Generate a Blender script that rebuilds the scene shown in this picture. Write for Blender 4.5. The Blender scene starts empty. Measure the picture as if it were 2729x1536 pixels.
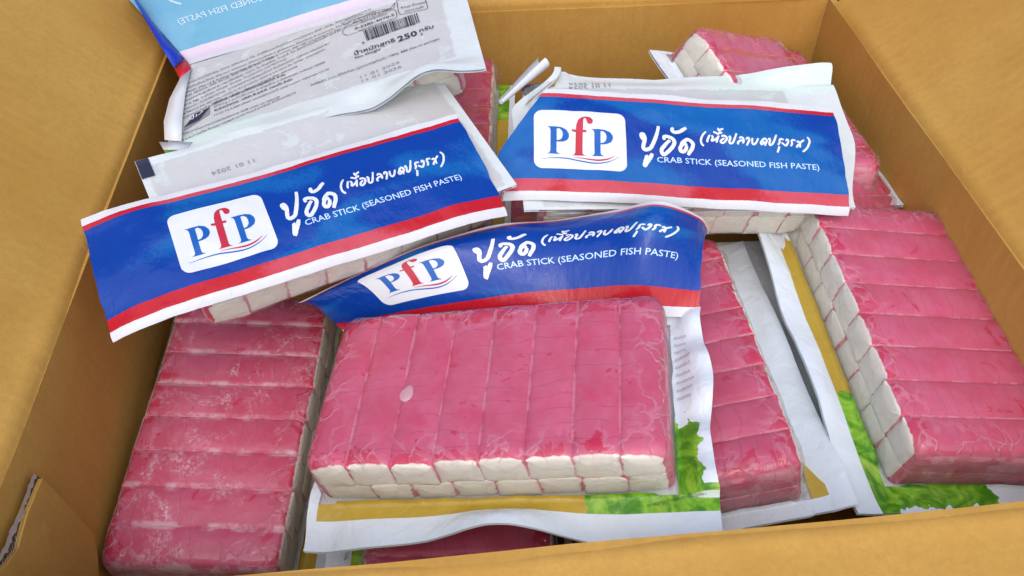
import bpy, bmesh, math, random
from mathutils import Vector, Matrix, noise

# ------------------------------------------------------------------ scene, camera, light
SC = bpy.context.scene
COL = SC.collection
MM = 0.001
ZC = 400.0                      # camera height above the ground (mm)
PITCH = math.radians(46.0)
FPX, CX, CY = 2250.0, 1364.5, 768.0   # focal length and centre in photo pixels (2729 x 1536)

cam_d = bpy.data.cameras.new("camera"); cam = bpy.data.objects.new("camera", cam_d); COL.objects.link(cam)
cam.location = (0, 0, ZC*MM); cam.rotation_euler = (math.radians(90)-PITCH, 0, 0)
cam_d.sensor_width = 36.0; cam_d.lens = 36.0*FPX/2729.0
cam_d.clip_start = 0.01; cam_d.clip_end = 200.0
SC.camera = cam

SUN_EL, SUN_AZ = math.radians(56), math.radians(180)     # azimuth from +Y towards +X
world = bpy.data.worlds.new("World"); SC.world = world; world.use_nodes = True
wn = world.node_tree
sky = wn.nodes.new("ShaderNodeTexSky"); sky.sky_type = 'NISHITA'; sky.sun_disc = False
sky.sun_elevation = SUN_EL; sky.sun_rotation = SUN_AZ
sky.air_density = 1.0; sky.dust_density = 3.0; sky.ozone_density = 1.0
bgn = wn.nodes["Background"]; bgn.inputs[1].default_value = 0.15
wn.links.new(sky.outputs[0], bgn.inputs[0])
sun_d = bpy.data.lights.new("sun", 'SUN'); sun = bpy.data.objects.new("sun", sun_d); COL.objects.link(sun)
sun_d.energy = 1.15; sun_d.angle = math.radians(110); sun_d.color = (1.0, 0.985, 0.96)
sd = Vector((math.sin(SUN_AZ)*math.cos(SUN_EL), math.cos(SUN_AZ)*math.cos(SUN_EL), math.sin(SUN_EL)))
sun.rotation_euler = sd.to_track_quat('Z', 'Y').to_euler()
sun.location = (0, 0, 3)
vs = SC.view_settings
vs.view_transform = 'Standard'; vs.look = 'None'; vs.gamma = 1.0; vs.use_curve_mapping = False
vs.exposure = 0.42
SC.cycles.transparent_max_bounces = 10; SC.cycles.max_bounces = 7; SC.cycles.diffuse_bounces = 5; SC.cycles.glossy_bounces = 3

# ------------------------------------------------------------------ helpers (mm, camera at origin)
FWD = Vector((0, math.cos(PITCH), -math.sin(PITCH))); UPV = Vector((0, math.sin(PITCH), math.cos(PITCH)))
def ray(x, y): return FWD + Vector((1, 0, 0))*((x-CX)/FPX) - UPV*((y-CY)/FPX)
def at(x, y, z):                       # photo pixel on the level plane z
    r = ray(x, y); return r*(z/r.z)
def world_pt(p): return Vector((p[0]*MM, p[1]*MM, (p[2]+ZC)*MM))
def frame(t, X, Y):                    # pack matrix in metres; local units are metres too
    X = Vector(X).normalized(); Y = Vector(Y); Y = (Y - X*Y.dot(X)).normalized(); Z = X.cross(Y)
    t = world_pt(t)
    return Matrix(((X.x, Y.x, Z.x, t.x), (X.y, Y.y, Z.y, t.y), (X.z, Y.z, Z.z, t.z), (0, 0, 0, 1)))
def hit_local(M, x, y, zl=0.0):        # photo pixel -> local mm point on the pack plane z = zl (mm)
    Mi = M.inverted(); o = Mi @ Vector((0, 0, ZC*MM)); d = Mi.to_3x3() @ ray(x, y)
    s = (zl*MM - o.z)/d.z; p = o + d*s
    return p/MM
def sstep(a, b, x):
    t = max(0.0, min(1.0, (x-a)/(b-a))); return t*t*(3-2*t)
def nz(x, y, z=0.0): return noise.noise(Vector((x, y, z)))

def obj(name, me, mat=None, parent=None):
    o = bpy.data.objects.new(name, me); COL.objects.link(o)
    if mat is not None and not me.materials:
        for m in (mat if isinstance(mat, (list, tuple)) else [mat]): me.materials.append(m)
    if parent is not None: o.parent = parent
    return o
def mesh(name, verts, faces, uvs=None, smooth=True, mats=None):   # verts in mm
    me = bpy.data.meshes.new(name)
    me.from_pydata([(v[0]*MM, v[1]*MM, v[2]*MM) for v in verts], [], faces)
    if smooth: me.polygons.foreach_set("use_smooth", [True]*len(me.polygons))
    if uvs is not None:
        ul = me.uv_layers.new(name="UVMap")
        for lp in me.loops: ul.data[lp.index].uv = uvs[lp.vertex_index]
    if mats is not None: me.polygons.foreach_set("material_index", mats)
    me.update(); return me
def empty(name, M, label, cat, group=None):
    e = bpy.data.objects.new(name, None); COL.objects.link(e); e.matrix_world = M
    e.empty_display_size = 0.02
    e["label"] = label; e["category"] = cat
    if group: e["group"] = group
    return e
def grid(nu, nv, fn, name="sheet", uvfn=None, flip=False):
    vs_, uv, fs = [], [], []
    for j in range(nv+1):
        for i in range(nu+1):
            a, b = i/nu, j/nv
            vs_.append(fn(a, b)); uv.append(uvfn(a, b) if uvfn else (a, b))
    for j in range(nv):
        for i in range(nu):
            k = j*(nu+1)+i
            q = (k, k+1, k+nu+2, k+nu+1)
            fs.append(q[::-1] if flip else q)
    return mesh(name, vs_, fs, uv)

# ------------------------------------------------------------------ materials
def new_mat(name):
    m = bpy.data.materials.new(name); m.use_nodes = True; nt = m.node_tree; nt.nodes.clear()
    return m, nt
class NT:
    """small node-writing helper"""
    def __init__(s, name):
        s.m, s.t = new_mat(name); s.out = s.t.nodes.new("ShaderNodeOutputMaterial")
    def n(s, typ, **kw):
        nd = s.t.nodes.new(typ)
        for k, v in kw.items():
            if k.startswith("i_"): 
                key = k[2:]; key = int(key) if key.isdigit() else key.replace("_", " ")
                s.set(nd.inputs[key], v)
            else: setattr(nd, k, v)
        return nd
    def set(s, sock, v):
        if hasattr(v, "is_output"): s.t.links.new(v, sock)
        else: sock.default_value = v
    def math(s, op, a, b=None, c=None, clamp=False):
        nd = s.t.nodes.new("ShaderNodeMath"); nd.operation = op; nd.use_clamp = clamp
        s.set(nd.inputs[0], a)
        if b is not None: s.set(nd.inputs[1], b)
        if c is not None: s.set(nd.inputs[2], c)
        return nd.outputs[0]
    def step(s, x, a, b):
        nd = s.t.nodes.new("ShaderNodeMapRange"); nd.interpolation_type = 'SMOOTHSTEP'
        s.set(nd.inputs[0], x); s.set(nd.inputs[1], a); s.set(nd.inputs[2], b); nd.inputs[3].default_value = 0; nd.inputs[4].default_value = 1
        return nd.outputs[0]
    def mix(s, f, a, b):
        nd = s.t.nodes.new("ShaderNodeMix"); nd.data_type = 'RGBA'
        s.set(nd.inputs[0], f); s.set(nd.inputs[6], a); s.set(nd.inputs[7], b); return nd.outputs[2]
    def mixs(s, f, a, b):
        nd = s.t.nodes.new("ShaderNodeMixShader"); s.set(nd.inputs[0], f); s.set(nd.inputs[1], a); s.set(nd.inputs[2], b); return nd.outputs[0]
    def noise(s, vec, scale, detail=3, rough=0.55, dist=0.0):
        nd = s.t.nodes.new("ShaderNodeTexNoise"); s.set(nd.inputs["Vector"], vec)
        nd.inputs["Scale"].default_value = scale; nd.inputs["Detail"].default_value = detail
        nd.inputs["Roughness"].default_value = rough; nd.inputs["Distortion"].default_value = dist
        return nd.outputs[0]
    def mapping(s, vec, scale=(1, 1, 1), loc=(0, 0, 0), rot=(0, 0, 0)):
        nd = s.t.nodes.new("ShaderNodeMapping"); s.set(nd.inputs[0], vec)
        nd.inputs[1].default_value = loc; nd.inputs[2].default_value = rot; nd.inputs[3].default_value = scale
        return nd.outputs[0]
    def bump(s, h, strength, dist):
        nd = s.t.nodes.new("ShaderNodeBump"); s.set(nd.inputs["Height"], h)
        nd.inputs["Strength"].default_value = strength; nd.inputs["Distance"].default_value = dist
        return nd.outputs[0]
    def bsdf(s, color, rough=0.5, normal=None, spec=0.5, **kw):
        nd = s.t.nodes.new("ShaderNodeBsdfPrincipled"); s.set(nd.inputs["Base Color"], color)
        s.set(nd.inputs["Roughness"], rough); nd.inputs["Specular IOR Level"].default_value = spec
        if normal is not None: s.set(nd.inputs["Normal"], normal)
        for k, v in kw.items(): s.set(nd.inputs[k.replace("_", " ")], v)
        return nd.outputs[0]
    def done(s, sh): s.t.links.new(sh, s.out.inputs[0]); return s.m
    def rgb(s, *c): return (c[0], c[1], c[2], 1.0)
    def objco(s): return s.t.nodes.new("ShaderNodeTexCoord").outputs["Object"]
    def xyz(s, vec):
        nd = s.t.nodes.new("ShaderNodeSeparateXYZ"); s.set(nd.inputs[0], vec); return nd.outputs

def mat_cardboard():
    b = NT("cardboard"); co = b.objco()
    fib = b.noise(co, 900, 4, 0.7); big = b.noise(co, 9, 3, 0.6); mid = b.noise(b.mapping(co, (1, 1, 0.15)), 120, 3, 0.6)
    x, y, z = b.xyz(co)
    c = b.mix(b.step(big, 0.3, 0.7), b.rgb(0.475, 0.252, 0.048), b.rgb(0.545, 0.315, 0.072))
    c = b.mix(b.math('MULTIPLY', b.step(mid, 0.45, 0.75), 0.22), c, b.rgb(0.40, 0.19, 0.04))
    c = b.mix(b.math('MULTIPLY', b.step(fib, 0.48, 0.8), 0.30), c, b.rgb(0.34, 0.16, 0.035))
    mo = b.noise(co, 330, 3, 0.6)
    c = b.mix(b.math('MULTIPLY', b.step(mo, 0.35, 0.70), 0.28), c, b.rgb(0.40, 0.21, 0.045))
    sc = b.noise(b.mapping(co, (1, 1, 1), rot=(0.4, 0.3, 0.7)), 60, 5, 0.7, 1.5)
    c = b.mix(b.math('MULTIPLY', b.step(sc, 0.60, 0.70), 0.20), c, b.rgb(0.66, 0.42, 0.15))
    nx, ny, nzz = b.xyz(b.t.nodes.new("ShaderNodeTexCoord").outputs["Normal"])
    sel = b.math('GREATER_THAN', b.math('ABSOLUTE', nx), 0.4)
    t = b.math('ADD', b.math('MULTIPLY', y, sel), b.math('MULTIPLY', x, b.math('SUBTRACT', 1.0, sel)))
    flu = b.math('SINE', b.math('MULTIPLY', b.math('ADD', t, b.math('MULTIPLY', big, 0.004)), 2*math.pi/0.0075))
    flu = b.math('MULTIPLY', flu, b.step(b.noise(co, 25, 2), 0.35, 0.65))
    c = b.mix(b.math('MULTIPLY', b.step(flu, 0.5, 1.0), 0.10), c, b.rgb(0.36, 0.18, 0.035))
    h = b.math('ADD', b.math('ADD', b.math('MULTIPLY', fib, 0.4), b.math('MULTIPLY', mid, 0.8)), b.math('MULTIPLY', flu, 0.25))
    return b.done(b.bsdf(c, 0.72, b.bump(h, 0.35, 0.0006), 0.25))
def mat_simple(name, c, rough=0.5, spec=0.5):
    b = NT(name); co = b.objco(); k = b.noise(co, 300, 3)
    cc = b.mix(b.math('MULTIPLY', k, 0.18), b.rgb(*c), b.rgb(*[v*0.7 for v in c]))
    return b.done(b.bsdf(cc, rough, None, spec))

D2, W2, HB = 42.0, 75.0, 27.0     # block half depth, half width, height (mm)
def mat_stick(name="crab_stick", frost=0.0):
    """red skin (milky where the wrap stands off it, clear red where it clings), white ends"""
    b = NT(name); co = b.objco(); x, y, z = b.xyz(co)
    v = b.t.nodes.new("ShaderNodeNewGeometry").outputs["Position"]
    n1 = b.noise(v, 230, 3); n2 = b.noise(v, 55, 3, 0.6); n3 = b.noise(v, 75, 4, 0.62, 0.8)
    ay = b.math('ABSOLUTE', y); ax = b.math('ABSOLUTE', x)
    edge = b.math('ADD', ay, b.math('MULTIPLY', b.math('SUBTRACT', n1, 0.5), 0.0020))
    edge = b.math('SUBTRACT', edge, b.math('MULTIPLY', b.math('POWER', b.math('DIVIDE', ax, 0.0093), 4.0), 0.0007))
    white = b.step(edge, 0.0395, 0.0400)
    endz = b.step(ay, 0.026, 0.039)
    thr = b.math('ADD', 0.64, b.math('MULTIPLY', endz, -0.18))
    touch = b.step(n3, thr, b.math('ADD', thr, 0.03))
    haze = b.mix(b.step(n2, 0.3, 0.7), b.rgb(0.56, 0.060, 0.135), b.rgb(0.61, 0.105, 0.200))
    red = b.mix(n1, b.rgb(0.52, 0.010, 0.055), b.rgb(0.60, 0.030, 0.10))
    c = b.mix(touch, haze, red)
    sv = b.math('MULTIPLY', b.step(ax, 0.0086, 0.0092), b.math('ADD', 0.06, b.math('MULTIPLY', b.step(n3, 0.44, 0.56), 0.55)))
    c = b.mix(sv, c, b.rgb(0.78, 0.38, 0.48))
    yy = b.math('ADD', y, b.math('MULTIPLY', b.noise(v, 30, 2), 0.016))
    fr = b.math('FRACT', b.math('MULTIPLY', yy, 135))
    ln = b.math('SUBTRACT', 1.0, b.step(b.math('ABSOLUTE', b.math('SUBTRACT', fr, 0.5)), 0.012, 0.040))
    ln = b.math('MULTIPLY', ln, b.step(n2, 0.44, 0.54))
    c = b.mix(b.math('MULTIPLY', ln, 0.38), c, b.rgb(0.26, 0.02, 0.06))
    spk = b.step(b.noise(v, 420, 2), 0.70, 0.76)
    c = b.mix(b.math('MULTIPLY', spk, 0.4), c, b.rgb(0.30, 0.012, 0.05))
    if frost > 0:
        f1 = b.noise(v, 30, 6, 0.75, 0.6); f2 = b.noise(v, 520, 3, 0.8)
        fm = b.math('MULTIPLY', b.step(f1, 0.50, 0.66), b.step(f2, 0.40, 0.62))
        sm = b.math('MULTIPLY', b.step(ax, 0.0066, 0.0086), b.step(b.noise(v, 70, 4, 0.7), 0.42, 0.62))
        c = b.mix(b.math('MULTIPLY', b.math('MAXIMUM', fm, b.math('MULTIPLY', sm, 0.7)), frost), c, b.rgb(0.80, 0.66, 0.72))
    wh = b.mix(n2, b.rgb(0.74, 0.71, 0.58), b.rgb(0.80, 0.79, 0.69))
    axw = b.math('ADD', ax, b.math('ADD', b.math('MULTIPLY', b.math('SUBTRACT', n1, 0.5), 0.0010), b.math('MULTIPLY', b.math('SUBTRACT', n2, 0.5), 0.0024)))
    rim = b.math('MULTIPLY', b.step(axw, 0.0088, 0.0092), b.step(n3, 0.41, 0.50))
    rim = b.math('MAXIMUM', rim, 0.0)
    zu = b.math('MAXIMUM', b.math('ADD', z, b.math('MULTIPLY', b.math('SUBTRACT', n2, 0.5), 0.0016)), 0.0)
    lump = b.math('ADD', b.math('POWER', b.math('DIVIDE', axw, 0.0092), 5.0), b.math('POWER', b.math('DIVIDE', zu, 0.0084), 5.0))
    rim = b.math('MAXIMUM', rim, b.math('MULTIPLY', b.step(lump, 0.95, 1.15), b.math('ADD', 0.35, b.math('MULTIPLY', b.step(n3, 0.38, 0.5), 0.65))))
    rim = b.math('MULTIPLY', rim, b.step(b.math('ADD', z, b.math('MULTIPLY', b.math('SUBTRACT', n3, 0.5), 0.016)), -0.0050, -0.0015))
    wh = b.mix(b.math('MULTIPLY', rim, 0.8), wh, b.rgb(0.60, 0.06, 0.12))
    c = b.mix(white, c, wh)
    return b.done(b.bsdf(c, 0.42, b.bump(n1, 0.25, 0.0006), 0.4))

def mat_clear():
    """tight clear wrap: mostly see-through, crinkled gloss"""
    b = NT("clear_wrap"); co = b.objco()
    v = b.t.nodes.new("ShaderNodeNewGeometry").outputs["Position"]
    wr = b.t.nodes.new("ShaderNodeTexVoronoi"); wr.feature = 'DISTANCE_TO_EDGE'
    nn = b.t.nodes.new("ShaderNodeTexNoise"); b.set(nn.inputs[0], v); nn.inputs["Scale"].default_value = 90; nn.inputs["Detail"].default_value = 2
    sc = b.t.nodes.new("ShaderNodeVectorMath"); sc.operation = 'MULTIPLY_ADD'; b.set(sc.inputs[0], nn.outputs[1]); sc.inputs[1].default_value = (0.02, 0.02, 0.02); b.set(sc.inputs[2], v)
    b.set(wr.inputs["Vector"], b.mapping(sc.outputs[0], (1.0, 0.6, 0.8))); wr.inputs["Scale"].default_value = 90
    ridge = b.math('SUBTRACT', 1.0, b.step(wr.outputs[0], 0.0, 0.09))
    x, y, z = b.xyz(co); ay = b.math('ABSOLUTE', y); ax = b.math('ABSOLUTE', x)
    endz = b.math('MAXIMUM', b.step(ay, 0.022, 0.040), b.step(ax, 0.056, 0.073))
    rs = b.math('MULTIPLY', ridge, b.math('ADD', 0.12, b.math('MULTIPLY', endz, 0.88)))
    hgt = b.math('ADD', b.math('MULTIPLY', rs, 0.55), nn.outputs[0])
    nrm = b.bump(hgt, 0.75, 0.0013)
    fres = b.t.nodes.new("ShaderNodeFresnel"); fres.inputs[0].default_value = 1.36; b.set(fres.inputs[1], nrm)
    gl = b.t.nodes.new("ShaderNodeBsdfGlossy"); gl.inputs[0].default_value = (1, 1, 1, 1); gl.inputs[1].default_value = 0.13; b.set(gl.inputs["Normal"], nrm)
    tr = b.t.nodes.new("ShaderNodeBsdfTransparent"); tr.inputs[0].default_value = (0.98, 0.97, 0.975, 1)
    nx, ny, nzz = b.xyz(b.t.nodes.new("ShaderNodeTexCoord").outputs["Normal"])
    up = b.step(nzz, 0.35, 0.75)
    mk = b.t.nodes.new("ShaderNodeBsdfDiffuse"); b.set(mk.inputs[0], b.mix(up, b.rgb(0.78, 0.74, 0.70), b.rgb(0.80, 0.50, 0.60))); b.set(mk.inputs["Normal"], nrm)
    hz = b.math('ADD', b.math('MULTIPLY', b.math('SUBTRACT', 0.16, b.math('MULTIPLY', up, 0.10)), b.step(nn.outputs[0], 0.20, 0.58)), b.math('MULTIPLY', rs, b.math('ADD', 0.02, b.math('MULTIPLY', up, 0.17))))  # ridge term lays pale diffuse lines along the crinkles as painted glints
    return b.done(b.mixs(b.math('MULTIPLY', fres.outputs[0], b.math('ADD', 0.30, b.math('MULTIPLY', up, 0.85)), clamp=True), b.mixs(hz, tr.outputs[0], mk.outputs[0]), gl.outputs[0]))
def mat_film(name, gold=(-95, 95), lettuce=(40, 77, -10, -1), seed=0.0):
    """printed pouch margin: gold strip, lettuce print, white seams (uv = pack coordinates)"""
    b = NT(name); co0 = b.objco()
    uvn = b.t.nodes.new("ShaderNodeUVMap"); uvn.uv_map = "UVMap"; x, y, _ = b.xyz(b.mapping(uvn.outputs[0], (0.1, 0.1, 0.1)))
    co = b.mapping(co0, loc=(seed, seed*0.7, seed*0.3))
    mmv = lambda v: v*MM
    wob = b.math('MULTIPLY', b.math('SUBTRACT', b.noise(co, 150, 2, 0.5), 0.5), 0.014)
    w2 = b.noise(co, 110, 3, 0.5, 0.6); ax = b.math('ABSOLUTE', x)
    grn1 = b.noise(b.mapping(co, (1, 0.6, 1)), 90, 3, 0.6, 1.6); grn2 = b.noise(co, 55, 3, 0.6, 1.0)
    gcol = b.mix(b.step(grn1, 0.35, 0.68), b.rgb(0.05, 0.22, 0.008), b.rgb(0.24, 0.50, 0.03))
    gcol = b.mix(b.math('MULTIPLY', b.step(grn2, 0.5, 0.7), 0.6), gcol, b.rgb(0.42, 0.60, 0.08))
    goldc = b.mix(grn2, b.rgb(0.40, 0.27, 0.028), b.rgb(0.52, 0.36, 0.05))
    whitec = b.mix(b.math('MULTIPLY', b.noise(co, 40, 3), 0.25), b.rgb(0.66, 0.72, 0.77), b.rgb(0.60, 0.66, 0.72))
    xw = b.math('ADD', x, wob)
    def below(v, k): return b.math('LESS_THAN', v, mmv(k))
    def above(v, k): return b.math('GREATER_THAN', v, mmv(k))
    gmask = b.math('MULTIPLY', b.math('MULTIPLY', below(y, -D2), above(x, gold[0])), below(b.math('ADD', x, b.math('MULTIPLY', b.math('ADD', y, mmv(D2)), -2.5)), gold[1]))
    hem = b.math('MAXIMUM', below(y, -(D2+8.5)), b.math('MAXIMUM', above(ax, W2+1.5), above(y, D2+1.4)))
    lx0, lx1, ly1, sgn = lettuce
    lm = b.math('MULTIPLY', b.math('MULTIPLY', above(xw, lx0), below(y, -D2)), above(y, -(D2+8.5)))
    lm2 = b.math('MULTIPLY', b.math('MULTIPLY', above(x, W2), (below if sgn < 0 else above)(b.math('ADD', y, b.math('MULTIPLY', wob, 2.0)), ly1)), b.math('MULTIPLY', below(xw, 87), above(y, -(D2+8.5))))
    lmask = b.math('MAXIMUM', lm, lm2)
    pc = b.mix(gmask, whitec, goldc); pc = b.mix(hem, pc, whitec); pc = b.mix(lmask, pc, gcol)
    return b.done(b.bsdf(pc, 0.26, b.bump(b.math('ADD', w2, b.noise(co, 45, 2)), 0.6, 0.0018), 0.45))

def mat_back():
    """white translucent pouch back; the sticks tint it through"""
    b = NT("pouch_back"); co = b.objco(); x, y, z = b.xyz(co)
    n1 = b.noise(co, 60, 4); n2 = b.noise(co, 160, 4, 0.6, 0.8)
    c = b.mix(n1, b.rgb(0.58, 0.63, 0.63), b.rgb(0.67, 0.71, 0.71))
    wob = b.math('MULTIPLY', b.math('SUBTRACT', n2, 0.5), 0.012)
    gm = b.math('MULTIPLY', b.step(b.math('ADD', y, wob), -0.034, -0.040), b.step(b.math('ADD', x, wob), 0.020, 0.040))
    c = b.mix(b.math('MULTIPLY', gm, 0.5), c, b.rgb(0.60, 0.76, 0.68))
    inb = b.math('MULTIPLY', b.step(b.math('ABSOLUTE', b.math('ADD', x, b.math('MULTIPLY', wob, .3))), 0.0755, 0.0735), b.step(b.math('ABSOLUTE', b.math('ADD', y, b.math('MULTIPLY', wob, .3))), 0.0425, 0.041))
    tch = b.step(b.noise(co, 70, 3, 0.6, 0.5), 0.36, 0.44)
    th = b.math('MULTIPLY', inb, b.math('ADD', 0.10, b.math('MULTIPLY', tch, 0.12)))
    tr = b.t.nodes.new("ShaderNodeBsdfTransparent")
    nrm = b.bump(b.math('ADD', n2, b.math('MULTIPLY', b.noise(co, 500, 3), 0.1)), 0.35, 0.0012)
    return b.done(b.mixs(th, b.bsdf(c, 0.30, nrm, 0.5), tr.outputs[0]))
def mat_header(name, pale=False, seed=0.0, thr=0.50):
    b = NT(name); uvn = b.t.nodes.new("ShaderNodeUVMap"); uvn.uv_map = "UVMap"
    u, v, _ = b.xyz(uvn.outputs[0])                       # uv in decimetres: v 0..0.62
    co = b.mapping(uvn.outputs[0], (1, 1, 1), loc=(seed, seed*0.37, 0))
    hair = b.noise(b.mapping(co, (1, 1, 1), rot=(0, 0, 0.9)), 55, 4, 0.8, 0.4)
    pn = b.noise(b.mapping(co, (0.8, 1.5, 1)), 1.9, 2, 0.5, 0.3)
    pat = b.step(b.math('ADD', pn, b.math('MULTIPLY', b.math('SUBTRACT', hair, 0.5), 0.16)), thr, thr+0.10)
    pat = b.math('MULTIPLY', pat, b.math('ADD', 0.5, b.math('MULTIPLY', b.noise(co, 14, 4), 0.4)), clamp=True)
    if pale:
        blue, blue2, red, red2, wh = (0.15, 0.37, 0.52), (0.19, 0.42, 0.56), (0.66, 0.56, 0.66), (0.66, 0.58, 0.68), (0.62, 0.63, 0.68)
    else:
        blue, blue2, red, red2, wh = (0.000, 0.040, 0.29), (0.004, 0.13, 0.40), (0.46, 0.008, 0.018), (0.54, 0.085, 0.12), (0.61, 0.62, 0.65)
    bc = b.mix(pat, b.rgb(*blue), b.rgb(*blue2)); rc = b.mix(pat, b.rgb(*red), b.rgb(*red2))
    wob = b.math('MULTIPLY', b.math('SUBTRACT', b.noise(co, 30, 3), 0.5), 0.004)
    vv = b.math('ADD', v, wob)
    c = b.mix(b.math('GREATER_THAN', vv, 0.036), b.rgb(*wh), rc)
    c = b.mix(b.math('GREATER_THAN', vv, 0.100), c, bc)
    c = b.mix(b.math('GREATER_THAN', vv, 0.562), c, rc)
    c = b.mix(b.math('GREATER_THAN', vv, 0.585), c, b.rgb(*wh))
    geo = b.t.nodes.new("ShaderNodeNewGeometry")
    w2 = b.math('ADD', b.noise(co, 9, 3, 0.5, 0.6), b.math('MULTIPLY', b.noise(b.mapping(co, (1, 0.35, 1), rot=(0, 0, 0.5)), 24, 2, 0.5, 0.8), 0.5))
    nrm = b.bump(b.math('ADD', w2, b.math('MULTIPLY', hair, 0.03)), 0.45, 0.0013)
    front = b.bsdf(c, 0.24, nrm, 0.36)
    back = b.bsdf(b.rgb(0.74, 0.78, 0.80), 0.35, nrm, 0.4)
    if pale: return b.done(front)
    return b.done(b.mixs(geo.outputs["Backfacing"], front, back))

M_CARD = mat_cardboard()
M_STICK = mat_stick(); M_STICKF = mat_stick('crab_stick_frosted', 0.85); M_CLEAR = mat_clear()
M_BACK = mat_back()
M_HEAD = [mat_header("header_print_%d" % i, False, s, t) for i, (s, t) in enumerate(((1.3, 0.51), (4.6, 0.40), (7.9, 0.52)))]
M_HEADP = mat_header("header_reverse", True, 2.2)
M_WHITE = mat_simple("white_print", (0.70, 0.72, 0.75), 0.3)
M_PALE = mat_simple("pale_print", (0.50, 0.70, 0.90), 0.3)
M_LBLUE = mat_simple("logo_blue", (0.004, 0.10, 0.42), 0.3)
M_LRED = mat_simple("logo_red", (0.50, 0.02, 0.045), 0.3)
M_INK = mat_simple("black_print", (0.022, 0.022, 0.05), 0.4)
M_GREY = mat_simple("grey_print", (0.25, 0.25, 0.27), 0.4)
M_DGREEN = mat_simple("dark_green_print", (0.02, 0.07, 0.01), 0.4)
M_GREEN = mat_simple("lettuce_print", (0.20, 0.46, 0.03), 0.3)
M_BLUE = mat_simple("blue_print", (0.004, 0.030, 0.42), 0.28)
M_RED = mat_simple("red_print", (0.48, 0.008, 0.02), 0.28)
M_PAPER = mat_simple("torn_paper", (0.50, 0.44, 0.36), 0.9, 0.1)
M_FLUTE_SHADE = mat_simple("flute_shadow", (0.10, 0.06, 0.045), 0.9, 0.1)
M_GREYPALE = mat_simple("reverse_lettering", (0.50, 0.66, 0.76), 0.4)

# ------------------------------------------------------------------ ground and box
def ground():
    b = NT("ground"); co = b.objco(); k = b.noise(co, 40, 5, 0.7)
    m = b.done(b.bsdf(b.mix(k, b.rgb(0.02, 0.021, 0.023), b.rgb(0.05, 0.05, 0.052)), 0.8, b.bump(k, 0.5, 0.004)))
    me = bpy.data.meshes.new("ground"); s = 30
    me.from_pydata([(-s, -s, 0), (s, -s, 0), (s, s, 0), (-s, s, 0)], [], [(0, 1, 2, 3)])
    o = obj("ground", me, m); o["kind"] = "structure"; o["label"] = "dark grey ground under the cardboard box"
ground()

RIM, FLOOR = -272.0, -394.0
YAW = math.radians(4.7)
BX = Vector((math.cos(YAW), math.sin(YAW), 0)); BY = Vector((-math.sin(YAW), math.cos(YAW), 0)); UZ = Vector((0, 0, 1))
BC = Vector((14.5, 329.5, 0))        # box centre (mm, plan)
BW, BL = 214.0, 186.0                # half width, half length (inside)
box = empty("cardboard_box", Matrix.Translation(world_pt((BC.x, BC.y, -ZC))) @ Matrix.Rotation(YAW, 4, 'Z'),
            "open brown corrugated cardboard box full of crab stick packs", "box")
# local box coordinates in mm: x right, y away, z above ground
def zb(z): return z+ZC
TH = 4.0
def panel(name, A, B, C, D, th, nrm, nu=40, nv=16, warp=0.8, seed=0.0, fold=None, mat=M_CARD):
    """thick warped cardboard panel; A,B lower edge, D,C upper edge; nrm = inner side; fold bulges the edge AB"""
    A, B, C, D, nrm = map(Vector, (A, B, C, D, nrm)); nrm.normalize()
    vs_, fs = [], []
    for side in (0, 1):
        for j in range(nv+1):
            for i in range(nu+1):
                a, t = i/nu, (j/nv)**1.4 if fold else j/nv
                p = (A*(1-a)+B*a)*(1-t)+(D*(1-a)+C*a)*t
                q = p*0.012
                w = nz(q.x+seed, q.y, q.z)*warp + nz(q.x*4+seed, q.y*4, q.z*4)*warp*0.25
                if fold:
                    dist = (p-(A*(1-a)+B*a)).length
                    w += fold*math.exp(-((dist-5)/3.5)**2) - fold*0.9*math.exp(-(dist/2.2)**2)
                w *= min(1.0, 10*a*(1-a)+0.2)
                vs_.append(p + nrm*w - nrm*(th if side else 0))
    n = (nu+1)*(nv+1)
    for j in range(nv):
        for i in range(nu):
            k = j*(nu+1)+i; q = (k, k+1, k+nu+2, k+nu+1)
            fs.append(q); fs.append(tuple(v+n for v in q[::-1]))
    for i in range(nu):
        fs.append((i+1, i, i+n, i+1+n)); k = nv*(nu+1)+i; fs.append((k, k+1, k+1+n, k+n))
    for j in range(nv):
        k = j*(nu+1); fs.append((k, k+nu+1, k+nu+1+n, k+n)); k += nu; fs.append((k+nu+1, k, k+n, k+nu+1+n))
    me = mesh(name, vs_, fs, None, True)
    # orient by the wanted inner side
    if sum((me.polygons[2*i].normal.dot(nrm) for i in range(20))) < 0: me.flip_normals()
    me.set_sharp_from_angle(angle=math.radians(40))
    return obj(name, me, mat, box)
zr, zf = zb(RIM), zb(FLOOR)
panel("bottom", (-BW, -BL, zf), (BW, -BL, zf), (BW, BL, zf), (-BW, BL, zf), 5, (0, 0, 1))
panel("wall", (-BW, -BL-8, zf), (-BW, BL, zf), (-BW, BL, zr), (-BW, -BL-8, zr), TH, (1, 0, 0), seed=1)["label"] = "left wall of the box, deep in shade low down"
panel("wall", (BW, -BL, zf), (BW, BL, zf), (BW, BL, zr), (BW, -BL, zr), TH, (-1, 0, 0), seed=2)
panel("wall", (-BW, BL, zf), (BW, BL, zf), (BW, BL, zr), (-BW, BL, zr), TH, (0, -1, 0), seed=3, warp=1.6)
panel("wall", (-BW, -BL-8, zf), (BW, -BL, zf), (BW, -BL, zr), (-BW, -BL-8, zr), TH, (0, 1, 0), seed=4)
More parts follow.
